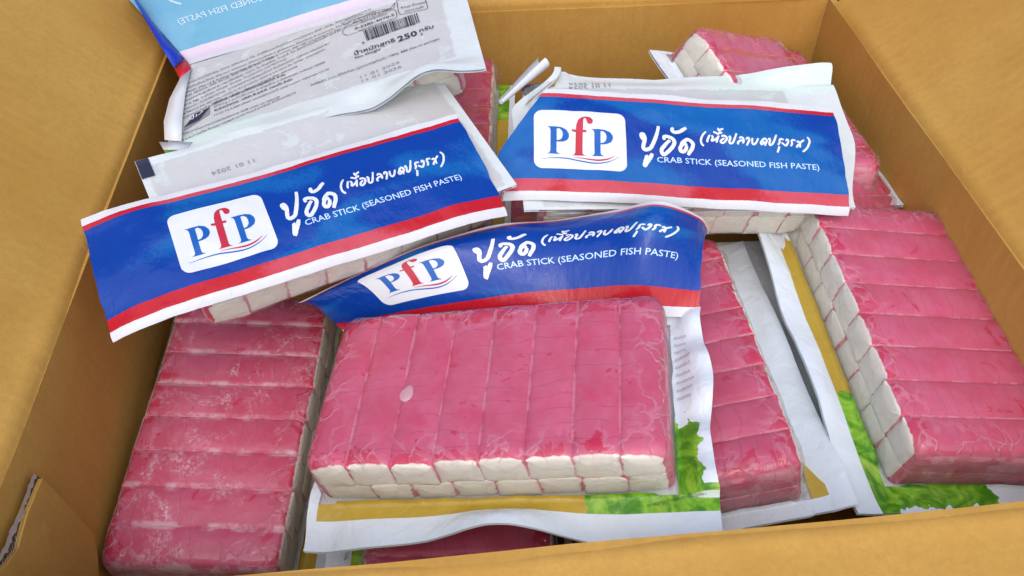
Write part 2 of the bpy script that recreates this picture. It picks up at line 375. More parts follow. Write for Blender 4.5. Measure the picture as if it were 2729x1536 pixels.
def flap(A, B, out, ang, length, seed, fold=1.1):
    a = math.radians(ang); d = Vector(out)*math.cos(a)+Vector((0, 0, 1))*math.sin(a)
    A, B = Vector(A), Vector(B); n = Vector(out)*-math.sin(a)+Vector((0, 0, 1))*math.cos(a)
    return panel("flap", A, B, B+d*length, A+d*length, TH, n, 44, 30, 1.6, seed, fold)
flap((-BW, -BL+2, zr), (-BW, BL-6, zr), (-1, 0, 0), 44, 190, 5)
flap((BW, -BL+2, zr), (BW, BL-9, zr), (1, 0, 0), 42, 190, 6)
flap((-BW+2, BL, zr), (BW-5, BL, zr), (0, 1, 0), 62, 120, 7)
flap((-BW+2, -BL-8, zr), (BW-2, -BL, zr), (0, -1, 0), -4, 120, 8)

# glue tab lapped inside the left wall, its top torn open
def wall_px(x, y, inset=0.0):          # photo pixel on the left wall, box-local mm
    Mi = box.matrix_world.inverted(); o = Mi @ Vector((0, 0, ZC*MM))/MM; dd = Mi.to_3x3() @ ray(x, y)
    s = (-BW+inset-o.x)/dd.x; return o+dd*s
tab_px = [(114, 1276), (150, 1312), (200, 1368), (252, 1428), (262, 1500), (262, 1640), (-40, 1640), (-20, 1545), (18, 1505), (50, 1462), (60, 1420), (74, 1372), (96, 1318)]
tp = [wall_px(x, y, 4.5) for x, y in tab_px]; n_ = len(tp)
tb = [p-Vector((4.0, 0, 0)) for p in tp]
obj("glue_tab", mesh("glue_tab", tp+tb, [tuple(range(n_))]+[(i, (i+1) % n_, n_+(i+1) % n_, n_+i) for i in range(n_)], None, False), M_CARD, box)
# torn strip: pale liner, and a dark strip painting the shade between the flutes
Lp = [(90, 1262), (76, 1292), (64, 1330), (50, 1368), (28, 1412), (14, 1450), (-8, 1492), (-30, 1530)]
Rp = [(112, 1278), (96, 1318), (76, 1368), (62, 1416), (52, 1460), (30, 1490), (4, 1516), (-20, 1545)]
rows = 40; lv, dvv, zz = [], [], []
def lerp_list(L, t):
    f = t*(len(L)-1); i = min(int(f), len(L)-2); g = f-i
    return (L[i][0]*(1-g)+L[i+1][0]*g, L[i][1]*(1-g)+L[i+1][1]*g)
liner, dark = [], []
for k in range(rows+1):
    t = k/rows; a = lerp_list(Lp, t); c = lerp_list(Rp, t); j = 0.16*nz(k*0.9, 3.3)
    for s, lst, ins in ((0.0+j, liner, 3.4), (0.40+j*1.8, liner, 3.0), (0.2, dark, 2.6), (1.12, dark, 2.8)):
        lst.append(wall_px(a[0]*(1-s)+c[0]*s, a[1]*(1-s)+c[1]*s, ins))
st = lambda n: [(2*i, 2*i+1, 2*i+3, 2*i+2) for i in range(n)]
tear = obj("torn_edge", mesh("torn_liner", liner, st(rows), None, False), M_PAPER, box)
obj("flute_gap_shade", mesh("flute_gap_shade", dark, st(rows), None, False), M_FLUTE_SHADE, tear)
fz, ff = [], []
rnd = random.Random(4)
for k in range(18):                     # crumpled flute ribbons across the gap
    t = 0.32+0.66*k/18; a = lerp_list(Lp, t); c = lerp_list(Rp, min(1, t+0.02+0.03*rnd.random()))
    s0, s1 = 0.40+0.15*rnd.random(), 0.85+0.15*rnd.random()
    p = [wall_px(a[0]*(1-s)+c[0]*s, a[1]*(1-s)+c[1]*s+dy, ins) for s, dy, ins in ((s0, 0, 3.4), (s1, 2, 4.2), (s1, 7+7*rnd.random(), 4.0), (s0, 3+4*rnd.random(), 3.2))]
    b0 = len(fz); fz += p; ff.append((b0, b0+1, b0+2, b0+3))
obj("fluting", mesh("fluting", fz, ff, None, False), M_PAPER, tear)

# ------------------------------------------------------------------ crab sticks
PROF = [(-6.5, 1.0), (-4.4, 0.988), (-2.6, 0.96), (-1.2, 0.915), (-0.3, 0.86), (0.4, 0.78), (0.9, 0.67), (1.2, 0.5), (1.4, 0.28), (1.55, 0.08), (1.7, 0.0)]
def prof(s):          # film height profile; s = distance outside the block edge
    if s <= PROF[0][0]: return 1.0
    if s >= PROF[-1][0]: return 0.0
    for (a, p), (b, q) in zip(PROF, PROF[1:]):
        if s <= b: return p+(q-p)*(s-a)/(b-a)
RC = 8.0
def sdf(x, y):
    qx, qy = abs(x)-W2+RC, abs(y)-D2+RC
    return math.hypot(max(qx, 0), max(qy, 0))+min(max(qx, qy), 0)-RC
def film_top(x, y): return 1.0+26.9*prof(sdf(x, y))
def stick_mesh(seed, layer, side):
    """one stick, trimmed to the rounded slab it lies in; side -1/0/1 = outer left, inner, outer right"""
    L = 82.2; w, h = 19.5/2, (11.6/2 if layer == 0 else 16.4/2)
    ys = [-1, -0.988, -0.965, -0.93, -0.85, -0.6, -0.3, 0, 0.3, 0.6, 0.85, 0.93, 0.965, 0.988, 1]
    xc = {-1: -W2+9.375, 0: 0.0, 1: W2-9.375}[side]; zc = 5.8 if layer == 0 else 18.8
    N = 28; vs_, fs = [], []
    for yy in ys:
        k = {1: 0.985}.get(abs(yy), 1.0)
        for i in range(N):
            a = 2*math.pi*(i+0.5)/N; e = 0.16
            cx, cz = math.cos(a), math.sin(a)
            x = math.copysign(abs(cx)**e, cx)*w*k; z = math.copysign(abs(cz)**e, cz)*h*(0.5+0.5*k)
            n = nz(x*0.10+seed*7, yy*4, z*0.12)
            x *= 1+n*0.04; z *= 1+n*0.025
            if z > 0: z -= 1.25*(abs(x)/w)**3*(0 if side*x > 0 else 1)
            y = yy*L/2+(nz(x*0.16+seed, z*0.2, yy*9)*1.1-0.4 if abs(yy) > 0.95 else 0)*(1 if yy > 0 else -1)
            xx = max(-W2-0.6, min(W2+0.6, x+xc)) if side else x
            if abs(yy) > 0.9:
                y -= math.copysign(0.28*(max(abs(x)/w, max(z, 0)/h))**6*(abs(yy) > 0.95), yy)
                ex = sdf(xx if side else 0, y)
                if ex > 0.1: y -= math.copysign((ex-0.1)*1.15, y)
            if layer and z > 0:
                z = min(z, film_top(xx if side else 0, y)-0.7-zc)
            vs_.append((xx-xc if side else x, y, z))
    for j in range(len(ys)-1):
        for i in range(N):
            fs.append((j*N+i, j*N+(i+1) % N, (j+1)*N+(i+1) % N, (j+1)*N+i))
    for j, sg in ((0, -1), (len(ys)-1, 1)):       # domed cut end
        prev = [j*N+i for i in range(N)]; ring0 = [vs_[q] for q in prev]
        cx0 = sum(v[0] for v in ring0)/N; cz0 = sum(v[2] for v in ring0)/N; ymax = max(abs(v[1]) for v in ring0)
        for f in (0.85, 0.62, 0.32):
            cur = []
            for q in range(N):
                x0, y0, z0 = ring0[q]; cur.append(len(vs_))
                x1, z1_ = cx0+(x0-cx0)*f, cz0+(z0-cz0)*f
                t = 1-f; yv = y0*(1-sstep(0, 0.45, t))+sg*(ymax+0.25)*sstep(0, 0.45, t)
                vs_.append((x1, yv+sg*0.5*nz(x1*0.22+seed*2, z1_*0.22, sg*4), z1_))
            fs += [(prev[q], prev[(q+1) % N], cur[(q+1) % N], cur[q]) for q in range(N)]; prev = cur
        c = len(vs_); vs_.append((cx0, sg*(ymax+0.3), cz0)); fs += [(prev[q], prev[(q+1) % N], c) for q in range(N)]
    me = mesh("crab_stick_%d" % seed, vs_, fs)
    bm = bmesh.new(); bm.from_mesh(me); bmesh.ops.recalc_face_normals(bm, faces=bm.faces[:]); bm.to_mesh(me); bm.free()
    me.materials.append(M_STICK); return me
STICKS = {(l, sd): [stick_mesh(n+7*l+3*sd+20, l, sd) for n in range(4 if sd == 0 else 2)] for l in (0, 1) for sd in (-1, 0, 1)}
def add_sticks(root, seed, frosted=False):
    r = random.Random(seed)
    for layer in (0, 1):
        for k in range(8):
            sd = -1 if k == 0 else 1 if k == 7 else 0
            o = bpy.data.objects.new("crab_stick", r.choice(STICKS[(layer, sd)])); COL.objects.link(o); o.parent = root
            x, sx = -W2+9.375+18.75*k + (r.uniform(-.25, .25) if sd == 0 else 0), 1.0
            if layer == 0:           # the lower layer lies half a stick out of step
                w0 = 18.75*1.35; w1 = (150-w0)/7; sx = 1.35 if k == 0 else w1/18.75
                x = -W2+w0/2 if k == 0 else -W2+w0+w1*(k-0.5)
            o.location = (x*MM, r.uniform(-.8, .5)*MM, (5.8 if layer == 0 else 18.8)*MM)
            o.scale = (sx, 1, 1); o.rotation_euler = (0, 0, r.uniform(-.006, .006))
            if frosted: o.material_slots[0].link = 'OBJECT'; o.material_slots[0].material = M_STICKF

# ------------------------------------------------------------------ pouch sheets
def prof_list(lo, hi, half):
    """sample positions from lo to hi, dense at the block edges"""
    L = []
    def lin(a, b, n): return [a+(b-a)*i/n for i in range(n)]
    L += lin(lo, -half-1.7, 7) + [-half-q for q in (1.7, 1.55, 1.4, 1.2, 0.9, 0.4, -0.3, -1.2, -2.6)]
    n = int((2*half-20)/2.0)
    L += lin(-half+4.0, -half+10, 5) + lin(-half+10, half-10, n) + lin(half-10, half-4.0, 5) + [half-4.0]
    L += [half+q for q in (-2.6, -1.2, -0.3, 0.4, 0.9, 1.2, 1.4, 1.55, 1.7)] + lin(hi, half+1.7, 7)[::-1]
    return L
def front_film(seed, x0, x1, y0, y1, hem=None):
    xs, ys = prof_list(x0, x1, W2), prof_list(y0, y1, D2)
    vs_, uv, fs = [], [], []
    for y in ys:
        for x in xs:
            k = prof(sdf(x, y))
            z = 1.0+26.9*k
            if k > 0.9:
                ph = ((x+W2)/18.75) % 1.0
                z -= 1.2*(abs(2*ph-1)**3)*sstep(W2-1, W2-10, abs(x))
                z += 0.45*nz(x*0.06+seed*3.1, y*0.05, 2.2)
            yy, xx = y, x
            if 0.05 < k < 0.95:     # crinkled sides
                ph = nz(x*0.11+seed, y*0.11, 5)*0.9
                yy += (ph*0.9 if abs(y) > D2-2 else 0); xx += (ph*0.9 if abs(x) > W2-2 else 0)
            out = max(abs(x)-W2-1.6, abs(y)-D2-1.6, 0)
            if out > 0:
                z += sstep(0, 12, out)*(1.2*nz(x*0.035+seed*5, y*0.035, 1.0)+0.5*nz(x*0.1+seed, y*0.1, 7))
                if hem: 
                    dx, dy, dz = hem(x, y, out); xx += dx; yy += dy; z += dz
            vs_.append((xx, yy, z)); uv.append((x*0.01, y*0.01))
    nx = len(xs); mi = []
    for j in range(len(ys)-1):
        for i in range(nx-1):
            k = j*nx+i; fs.append((k, k+1, k+nx+1, k+nx))
            mi.append(0 if abs(xs[i]+xs[i+1]) < 2*W2+3.2 and abs(ys[j]+ys[j+1]) < 2*D2+3.2 else 1)
    return mesh("film", vs_, fs, uv, mats=mi)
def back_sheet(seed, x0, x1, y0, y1, hem=None, nu=90, nv=60, zoff=0.0):
    def fn(a, b):
        x, y = x0+(x1-x0)*a, y0+(y1-y0)*b
        z = -0.4+zoff
        out = max(abs(x)-W2-1.6, abs(y)-D2-1.6, 0)
        if out > 0:
            z += sstep(0, 12, out)*(1.2*nz(x*0.035+seed*5, y*0.035, 1.0)+0.5*nz(x*0.1+seed, y*0.1, 7))
            if hem:
                dx, dy, dz = hem(x, y, out); x += dx; y += dy; z += dz
        else:
            z += 0.35*nz(x*0.05+seed, y*0.05, 3)*sstep(0, 6, min(W2-abs(x), D2-abs(y)))
        return (x, y, z)
    return grid(nu, nv, fn, "pouch_back", lambda a, b: ((x0+(x1-x0)*a)*0.01, (y0+(y1-y0)*b)*0.01), True)

def make_pack(label, M, seed, film, x=(-84, 90), y=(-62, 47), hem=None, name="crab_stick_pack"):
    e = empty(name, M, label, "food pack", "packs of crab sticks in the box")
    add_sticks(e, seed, film is F_FROST)
    obj("film", front_film(seed, x[0], x[1], y[0], y[1], hem), [M_CLEAR, film], e)
    return e
def add_back(e, seed, x=(-84, 90), y=(-62, 47), hem=None):
    return obj("pouch_back", back_sheet(seed, x[0], x[1], y[0], y[1], hem), M_BACK, e)

# ------------------------------------------------------------------ print art (header coordinates: u across, v from fold, mm)
def curve_mesh(polys, fill=True):
    """closed outlines (holes as further outlines) -> flat mesh data ([(x,y)], faces)"""
    cu = bpy.data.curves.new("tmp", 'CURVE'); cu.dimensions = '2D'; cu.fill_mode = 'BOTH'
    for p in polys:
        sp = cu.splines.new('POLY'); sp.points.add(len(p)-1); sp.use_cyclic_u = True
        for i, q in enumerate(p): sp.points[i].co = (q[0], q[1], 0, 1)
    return grab(cu)
def grab(cu):
    o = bpy.data.objects.new("tmp", cu); COL.objects.link(o)
    bpy.context.view_layer.update()
    ev = o.evaluated_get(bpy.context.evaluated_depsgraph_get()); me = ev.to_mesh()
    vs_ = [(v.co.x, v.co.y) for v in me.vertices]; fs = [tuple(p.vertices) for p in me.polygons]
    ev.to_mesh_clear(); bpy.data.objects.remove(o); bpy.data.curves.remove(cu)
    return vs_, fs
TCACHE = {}
def text_flat(s, bold=0.0):
    if (s, bold) not in TCACHE:
        cu = bpy.data.curves.new("tmp", 'FONT'); cu.body = s; cu.resolution_u = 2; cu.offset = bold
        TCACHE[(s, bold)] = grab(cu)
    return TCACHE[(s, bold)]
def fit_text(s, p0, p1, cap=None, bold=0.0, up=None):
    """text between two baseline points (local mm); cap = capital height in mm"""
    vs_, fs = text_flat(s, bold); xs = [v[0] for v in vs_]; w = max(xs)-min(xs); x0 = min(xs)
    dx, dy = p1[0]-p0[0], p1[1]-p0[1]; L = math.hypot(dx, dy); c, sn = dx/L, dy/L
    k = L/w; ky = cap/0.70 if cap else k
    upx, upy = up if up else (-sn, c)
    return [(p0[0]+(x-x0)*k*c+y*ky*upx, p0[1]+(x-x0)*k*sn+y*ky*upy) for x, y in vs_], fs
def smooth_path(p, n=6):
    q = [p[0]]+list(p)+[p[-1]]; out = []
    for i in range(1, len(q)-2):
        for k in range(n):
            t = k/n; a, b, c, d = q[i-1], q[i], q[i+1], q[i+2]
            out.append(tuple(0.5*((2*b[j])+(-a[j]+c[j])*t+(2*a[j]-5*b[j]+4*c[j]-d[j])*t*t+(-a[j]+3*b[j]-3*c[j]+d[j])*t**3) for j in (0, 1)))
    out.append(tuple(p[-1])); return out
def stroke(p, wfun, rough=0.0, seed=0):
    """ribbon along a path; wfun(t) = full width"""
    q = smooth_path(p); n = len(q); vs_, fs = [], []
    for i, (x, y) in enumerate(q):
        a, b = q[max(i-1, 0)], q[min(i+1, n-1)]; dx, dy = b[0]-a[0], b[1]-a[1]; L = math.hypot(dx, dy) or 1
        w = wfun(i/(n-1))/2
        w1 = w*(1+rough*nz(i*0.9, seed*3.7, 1)); w2 = w*(1+rough*nz(i*0.9, seed*3.7, 9))
        vs_ += [(x-dy/L*w1, y+dx/L*w1), (x+dy/L*w2, y-dx/L*w2)]
        if i: fs.append((2*i-2, 2*i-1, 2*i+1, 2*i))
    # round ends
    return vs_, fs
def merge(parts):
    V, F_ = [], []
    for vs_, fs in parts:
        b0 = len(V); V += list(vs_); F_ += [tuple(i+b0 for i in f) for f in fs]
    return V, F_
def cut_flat(vs_, fs, step):
    bm = bmesh.new(); bv = [bm.verts.new((x, y, 0)) for x, y in vs_]
    for f in fs:
        try: bm.faces.new([bv[i] for i in f])
        except ValueError: pass
    xs = [v[0] for v in vs_]; ys = [v[1] for v in vs_]
    for ax, lo, hi in ((0, min(xs), max(xs)), (1, min(ys), max(ys))):
        k = math.floor(lo/step)+1
        while k*step < hi:
            co = [0, 0, 0]; co[ax] = k*step; no = [0, 0, 0]; no[ax] = 1
            bmesh.ops.bisect_plane(bm, geom=bm.verts[:]+bm.edges[:]+bm.faces[:], dist=1e-5, plane_co=co, plane_no=no); k += 1
    bm.verts.index_update()
    V = [(v.co.x, v.co.y) for v in bm.verts]; F_ = [tuple(v.index for v in f.verts) for f in bm.faces]
    bm.free(); return V, F_
def decal(name, flat, S, mat, parent, off=0.15, cut=None, label=None):
    """wrap a flat mesh on the surface S(u,v) -> (x,y,z) mm, lifted off along its normal"""
    vs_, fs = flat
    if cut: vs_, fs = cut_flat(vs_, fs, cut)
    out = []
    for u, v in vs_:
        p = Vector(S(u, v)); a = Vector(S(u+.3, v))-Vector(S(u-.3, v)); b = Vector(S(u, v+.3))-Vector(S(u, v-.3))
        n = a.cross(b); n.normalize(); out.append(p+n*off)
    me = mesh(name, out, fs, None, False); o = obj(name, me, mat, parent)
    if label: o["label"] = label
    return o

def aff(src, dst):               # affine map from 3 point pairs
    (x0, y0), (x1, y1), (x2, y2) = src; a = Matrix(((x0, y0, 1), (x1, y1, 1), (x2, y2, 1))).inverted()
    U = a @ Vector([d[0] for d in dst]); V = a @ Vector([d[1] for d in dst])
    return lambda p: (U[0]*p[0]+U[1]*p[1]+U[2], V[0]*p[0]+V[1]*p[1]+V[2])
A_LOGO = aff([(155, 60), (2110, 160), (90, 1290)], [(-69.3, 47.7), (-23.6, 47.7), (-69.6, 15.4)])
A_BIG = aff([(250, 460), (780, 200), (285, 1310)], [(-16.4, 36.6), (-7.4, 42.0), (-15.8, 18.6)])
A_SML = aff([(265, 205), (2410, 240), (285, 390)], [(16.6, 40.4), (69.4, 41.2), (16.9, 35.2)])
big = [[(300, 610), (255, 540), (250, 460), (300, 450), (340, 530), (335, 620), (300, 720), (285, 820), (330, 865), (430, 850), (510, 800), (580, 690), (650, 560), (720, 400), (785, 190)],
       [(350, 1010), (370, 1060), (330, 1160), (285, 1290)], [(545, 950), (470, 1080), (370, 1200), (285, 1315)],
       [(925, 570), (915, 490), (970, 465), (1070, 480), (1170, 520), (1215, 600), (1190, 690), (1100, 800), (980, 900), (890, 950), (830, 900), (830, 820), (900, 740), (1000, 640), (1090, 570)],
       [(1240, 215), (1190, 240), (1190, 300), (1250, 330), (1350, 320), (1450, 280), (1540, 220), (1620, 180)],
       [(1570, 690), (1530, 640), (1470, 640), (1400, 720), (1375, 790), (1420, 850), (1490, 840), (1550, 770), (1575, 690)],
       [(1390, 720), (1450, 620), (1540, 550), (1620, 515), (1710, 550), (1770, 620), (1740, 740), (1670, 830), (1600, 925)]]
small = [[(265, 205), (200, 270), (160, 350), (155, 420), (180, 470), (215, 490)], [(340, 270), (310, 330), (285, 390), (300, 415)],
         [(375, 280), (400, 320), (375, 390), (430, 370), (475, 345), (530, 285)], [(520, 295), (490, 370), (470, 425)],
         [(415, 210), (460, 225), (510, 250), (560, 205)], [(585, 205), (560, 250)], [(520, 125), (530, 180), (570, 160), (630, 140)],
         [(590, 310), (605, 285), (660, 300), (690, 340), (660, 390), (600, 430), (560, 410), (580, 370), (640, 335)],
         [(735, 325), (750, 300), (762, 335), (740, 390), (760, 430), (810, 415), (850, 340), (895, 230)],
         [(950, 330), (990, 305), (1030, 330), (1040, 380), (1020, 425)], [(1035, 370), (980, 370), (930, 395), (918, 425), (937, 445)],
         [(1100, 350), (1112, 320), (1150, 310), (1160, 350), (1130, 410), (1100, 465)],
         [(1235, 310), (1220, 360), (1225, 420), (1260, 435), (1310, 390), (1352, 310)],
         [(1470, 345), (1430, 360), (1400, 400), (1415, 430), (1450, 410), (1480, 365)], [(1400, 390), (1450, 330), (1500, 310), (1532, 350), (1510, 400), (1480, 455)],
         [(1570, 335), (1588, 308), (1597, 350), (1580, 410), (1600, 440), (1650, 410), (1690, 340), (1742, 228)],
         [(1895, 320), (1830, 310), (1800, 340), (1800, 380), (1760, 432)], [(1760, 470), (1782, 480), (1757, 540), (1740, 585)],
         [(1940, 345), (1960, 312), (1990, 322), (1985, 370), (1950, 420), (1920, 440), (1880, 410), (1845, 378)],
         [(2155, 320), (2090, 310), (2065, 340), (2070, 390), (2035, 445)],
         [(2180, 360), (2205, 335), (2240, 360), (2242, 410), (2235, 460)], [(2240, 380), (2190, 420), (2160, 465)], [(2235, 370), (2290, 330), (2335, 300)],
         [(2410, 240), (2445, 290), (2450, 340), (2410, 430), (2350, 500), (2280, 552)]]
taper = lambda w, e=0.55: (lambda t: w*(e+(1-e)*min(1, 6*t, 6*(1-t)+0.15)))
ART_BIG = merge([stroke([A_BIG(p) for p in s], taper(1.95, 0.75), 0.22, i) for i, s in enumerate(big)])
ART_SML = merge([stroke([A_SML(p) for p in s], taper(1.08, 0.7), 0.15, i+20) for i, s in enumerate(small)])
def rrect(x0, x1, y0, y1, r, n=8):
    p = []
    for cx, cy, a0 in ((x1-r, y1-r, 0), (x0+r, y1-r, 90), (x0+r, y0+r, 180), (x1-r, y0+r, 270)):
        for k in range(n+1):
            a = math.radians(a0+90*k/n); p.append((cx+r*math.cos(a), cy+r*math.sin(a)))
    return p
ART_PANEL = curve_mesh([rrect(-69.6, -24.2, 15.4, 47.7, 4.2)])
Pout = [(400, 443), (560, 448), (700, 465), (800, 510), (852, 590), (850, 660), (805, 728), (725, 763), (640, 772), (580, 768), (565, 960), (582, 1000), (640, 1028), (355, 1012), (412, 1000), (440, 960), (468, 520), (450, 468)]
Phole = [(598, 490), (660, 492), (708, 540), (722, 610), (705, 680), (655, 732), (583, 742)]
fout = [(885, 1045), (940, 1030), (965, 980), (1000, 560), (920, 545), (920, 500), (1005, 510), (1020, 400), (1060, 310), (1130, 255), (1220, 240), (1310, 255), (1365, 300), (1374, 345), (1345, 388), (1295, 398), (1248, 372), (1240, 312), (1218, 272), (1188, 276), (1168, 320), (1155, 512), (1228, 520), (1222, 568), (1148, 560), (1115, 1000), (1135, 1040), (1190, 1058)]
ART_P1 = curve_mesh([[A_LOGO(p) for p in Pout], [A_LOGO(p) for p in Phole]])
ART_P2 = curve_mesh([[A_LOGO((x+926, y+54)) for x, y in Pout], [A_LOGO((x+926, y+54)) for x, y in Phole]])
ART_F = curve_mesh([[A_LOGO(p) for p in fout]])
ART_SB = stroke([A_LOGO(p) for p in [(265, 1115), (420, 1103), (600, 1103), (850, 1125), (1100, 1175), (1300, 1212), (1450, 1220), (1600, 1200), (1750, 1150), (1880, 1080)]], lambda t: 0.12+0.55*math.sin(math.pi*min(1, t*1.0))**1.2)
ART_SR = stroke([A_LOGO(p) for p in [(920, 1086), (1100, 1108), (1300, 1145), (1450, 1160), (1600, 1143), (1720, 1100), (1800, 1058)]], lambda t: 0.1+0.75*math.sin(math.pi*t)**1.3)
ART_LAT = fit_text("CRAB STICK (SEASONED FISH PASTE)", (-9.2, 21.6), (73.5, 22.6), 3.05, 0.008)
def print_header(hd, S, off=0.16, pale=False):
    """all the lettering of a header, wrapped on its surface"""
    w = M_GREYPALE if pale else M_WHITE
    c = 3.0
    decal("lettering", ART_LAT, S, M_GREYPALE if pale else M_PALE, hd, off, 6)
    decal("lettering", ART_BIG, S, w, hd, off)
    decal("lettering", ART_SML, S, w, hd, off)
    pn = decal("logo_panel", ART_PANEL, S, w, hd, off, c)
    if pale: return
    decal("logo_letter", ART_P1, S, M_LBLUE, hd, off+0.14, c); decal("logo_letter", ART_F, S, M_LRED, hd, off+0.14, c)
    decal("logo_letter", ART_P2, S, M_LBLUE, hd, off+0.14, c)
    decal("logo_swoosh", ART_SB, S, M_LBLUE, hd, off+0.14); decal("logo_swoosh", ART_SR, S, M_LRED, hd, off+0.16)
def header_sheet(e, S, mat, umin=None, u0=-87.0, u1=87.0, v0=0.0, v1=61.5, nu=80, nv=34, name="header"):
    um = umin or (lambda v: u0)
    def uvp(a, b):
        v = v0+(v1-v0)*b; lo = um(v)+0.7*nz(v*0.13, u0); hi = u1+0.7*nz(v*0.13, u1, 4)
        u = lo+(hi-lo)*a; return u, v+0.9*nz(u*0.05, v1)*b*b
    me = grid(nu, nv, lambda a, b: S(*uvp(a, b)), "header", lambda a, b: tuple(k*0.01 for k in uvp(a, b)))
    return obj(name, me, mat, e)
def plain_header_under(e, mat):      # header tucked flat beneath the pack
    S = lambda u, v: (u, D2+9-max(v-6, 0)+3*math.sin(min(v, 6)/6*1.5), 1.0-3.4*sstep(0, 6, v)-0.02*max(v-6, 0))
    return header_sheet(e, S, mat, nu=24, nv=14)

# ------------------------------------------------------------------ the packs
F_CLEAR = mat_film("pouch_print", seed=0.0)
F_FROST = mat_film("pouch_print_b", lettuce=(200, 77, -200, -1), seed=3.0)
F_CLEAR2 = mat_film("pouch_print_c", lettuce=(30, 77, 10, -1), seed=7.0)
F_CLEAR3 = mat_film("pouch_print_d", gold=(-95, -50), lettuce=(200, 77, -200, -1), seed=11.0)
F_FACE = F_FROST; F_PLAIN = mat_film("pouch_white", gold=(200, 201), lettuce=(200, 77, -200, -1), seed=5.0)

# --- centre pack, face up, header standing behind it
M3 = frame((-5, 222.5, -311), (0.970, -0.089, 0.205), (0.094, 0.996, 0.03))
def hem3(x, y, out):
    if y < -D2-1.6:
        s = sstep(2, 18, -y-D2)
        dz = s*(11.0*math.exp(-((x-4)/24)**2) - 3.5*math.exp(-((x-52)/20)**2) + 1.0*math.sin(x*0.11) - 5.0*sstep(-50, -84, x) + 3*sstep(70, 90, x))
        dy = 2.0*s*math.sin(x*0.05+1)
        return 0, dy, dz
    s = sstep(0, 12, out); return (1.6*math.sin(y*0.10+0.6)+1.0*nz(y*0.06, 3.0))*s*(x > 0), 0, (1.8*math.sin(y*0.13)+1.2*math.sin(y*0.31+1)+(5 if x > 0 else 0))*s
e3 = make_pack("face-up pack with its blue header standing up behind the pink sticks", M3, 3, F_CLEAR, (-81, 92), (-62, 50), hem3)
add_back(e3, 3, (-81, 92), (-62, 50), hem3)
top_px = [(-88, (790, 806)), (-80, (800, 806)), (-66, (865, 772)), (-45, (985, 716)), (-20, (1150, 648)), (5, (1335, 600)), (25, (1480, 588)), (45, (1640, 562)), (60, (1760, 540)), (76, (1866, 578)), (88, (1890, 618))]
Mi3 = M3.inverted(); o3 = (Mi3 @ Vector((0, 0, ZC*MM)))/MM
def base3(u): return Vector((u*0.99+4, D2+4+0.4*math.sin(u*.07), 9 - 6*sstep(45, 88, u)))
def interp(tab, u):
    n = len(tab)
    if u <= tab[0][0]: i = 0
    elif u >= tab[-1][0]: i = n-2
    else: i = max(k for k in range(n-1) if tab[k][0] <= u)
    t = (u-tab[i][0])/(tab[i+1][0]-tab[i][0])
    p0, p1, p2, p3 = tab[max(i-1, 0)][1], tab[i][1], tab[i+1][1], tab[min(i+2, n-1)][1]
    return 0.5*((2*p1)+(-p0+p2)*t+(2*p0-5*p1+4*p2-p3)*t*t+(-p0+3*p1-3*p2+p3)*t**3)
def head_top():
    out = []
    for u, (x, y) in top_px:
        r = (Mi3.to_3x3() @ ray(x, y)); B = base3(u); L = float(interp([(-88, 20.0), (-66, 22.0), (-45, 30.0), (-20, 42.0), (5, 48.0), (25, 53.0), (90, 53.0)], u))
        oc = o3-B; a = r.dot(r); b = 2*r.dot(oc); c = oc.dot(oc)-L*L; disc = b*b-4*a*c
        s = (-b+math.sqrt(max(disc, 0)))/(2*a) if disc > 0 else -b/(2*a)
        out.append((u, o3+r*s))
    return out
HT = head_top()
def S3(u, v):
    B, T = base3(u), interp(HT, u); t = v/61.5
    p = B*(1-t)+T*t
    p += Vector((0, 0.25, 1.0))*(12.0*math.sin(math.pi*min(max(t, 0), 1))*(0.5+0.5*sstep(-90, -20, u)))
    p.z += 0.8*nz(u*0.03, v*0.04, 3)
    return p
h3 = header_sheet(e3, S3, M_HEAD[2], nu=110, nv=44)
print_header(h3, lambda u, v: S3(74-(74-u)*0.905, v*0.97), 0.2)

# --- the two face-down packs with the header folded over the back
HK = 1.034
def folded_pack(label, t, X, Y, seed, film, hmat, bulge, umin=None, hem=None, y=(-56, 46), cen=(0, 40), rot=0.0, drop=5.0, x=(-80, 80), tilt=0.0, art=1.0):
    """t, X, Y: header frame (fold line, mm); cen, rot: where the pack lies under it"""
    Mh = frame(t, X, Y)
    M = Mh @ Matrix.Rotation(math.radians(tilt), 4, 'X') @ Matrix.Translation((cen[0]*MM, cen[1]*MM, -drop*MM)) @ Matrix.Rotation(math.radians(rot), 4, 'Z') @ Matrix.Rotation(math.pi, 4, 'X')
    e = make_pack(label, M, seed, film, x, y, hem)
    add_back(e, seed, x, y, hem)
    T = M.inverted() @ Mh
    def S(u, v):
        z = bulge(u, v)+0.7*nz(u*0.07, v*0.08, seed*3)+0.25*nz(u*0.2, v*0.16, seed*5)-(0.009 if u < 0 else 0.002)*max(0, abs(u-2)-58)**2*(0.6+0.4*nz(v*.05, seed))
        if v < 3: z -= (1-v/3.0)**2*2.5
        return (T @ Vector((u*HK*MM, v*HK*MM, z*MM)))/MM
    hd = header_sheet(e, S, hmat, umin)
    print_header(hd, lambda u, v: S(75-(75-u)*art, v), 0.16)
    return e, M, S
def hem1(x, y, out):
    if y < -D2-1.6:
        s = sstep(1, 12, -y-D2)
        return 0, 0, s*(2.4*math.sin(x*0.075+0.2)-1.0*math.sin(x*0.16)+3.0-6*sstep(50, 80, x)-6*sstep(-40, -78, x))
    return 0, 0, 0
def bul1(u, v):
    return 1.2*math.sin(math.pi*v/61)-4.0*math.cos(u*math.pi/178)*(v/61)**2+1.4*nz(u*0.02, v*0.02, 4)-3.0*sstep(60, 88, u)*sstep(61, 0, v)
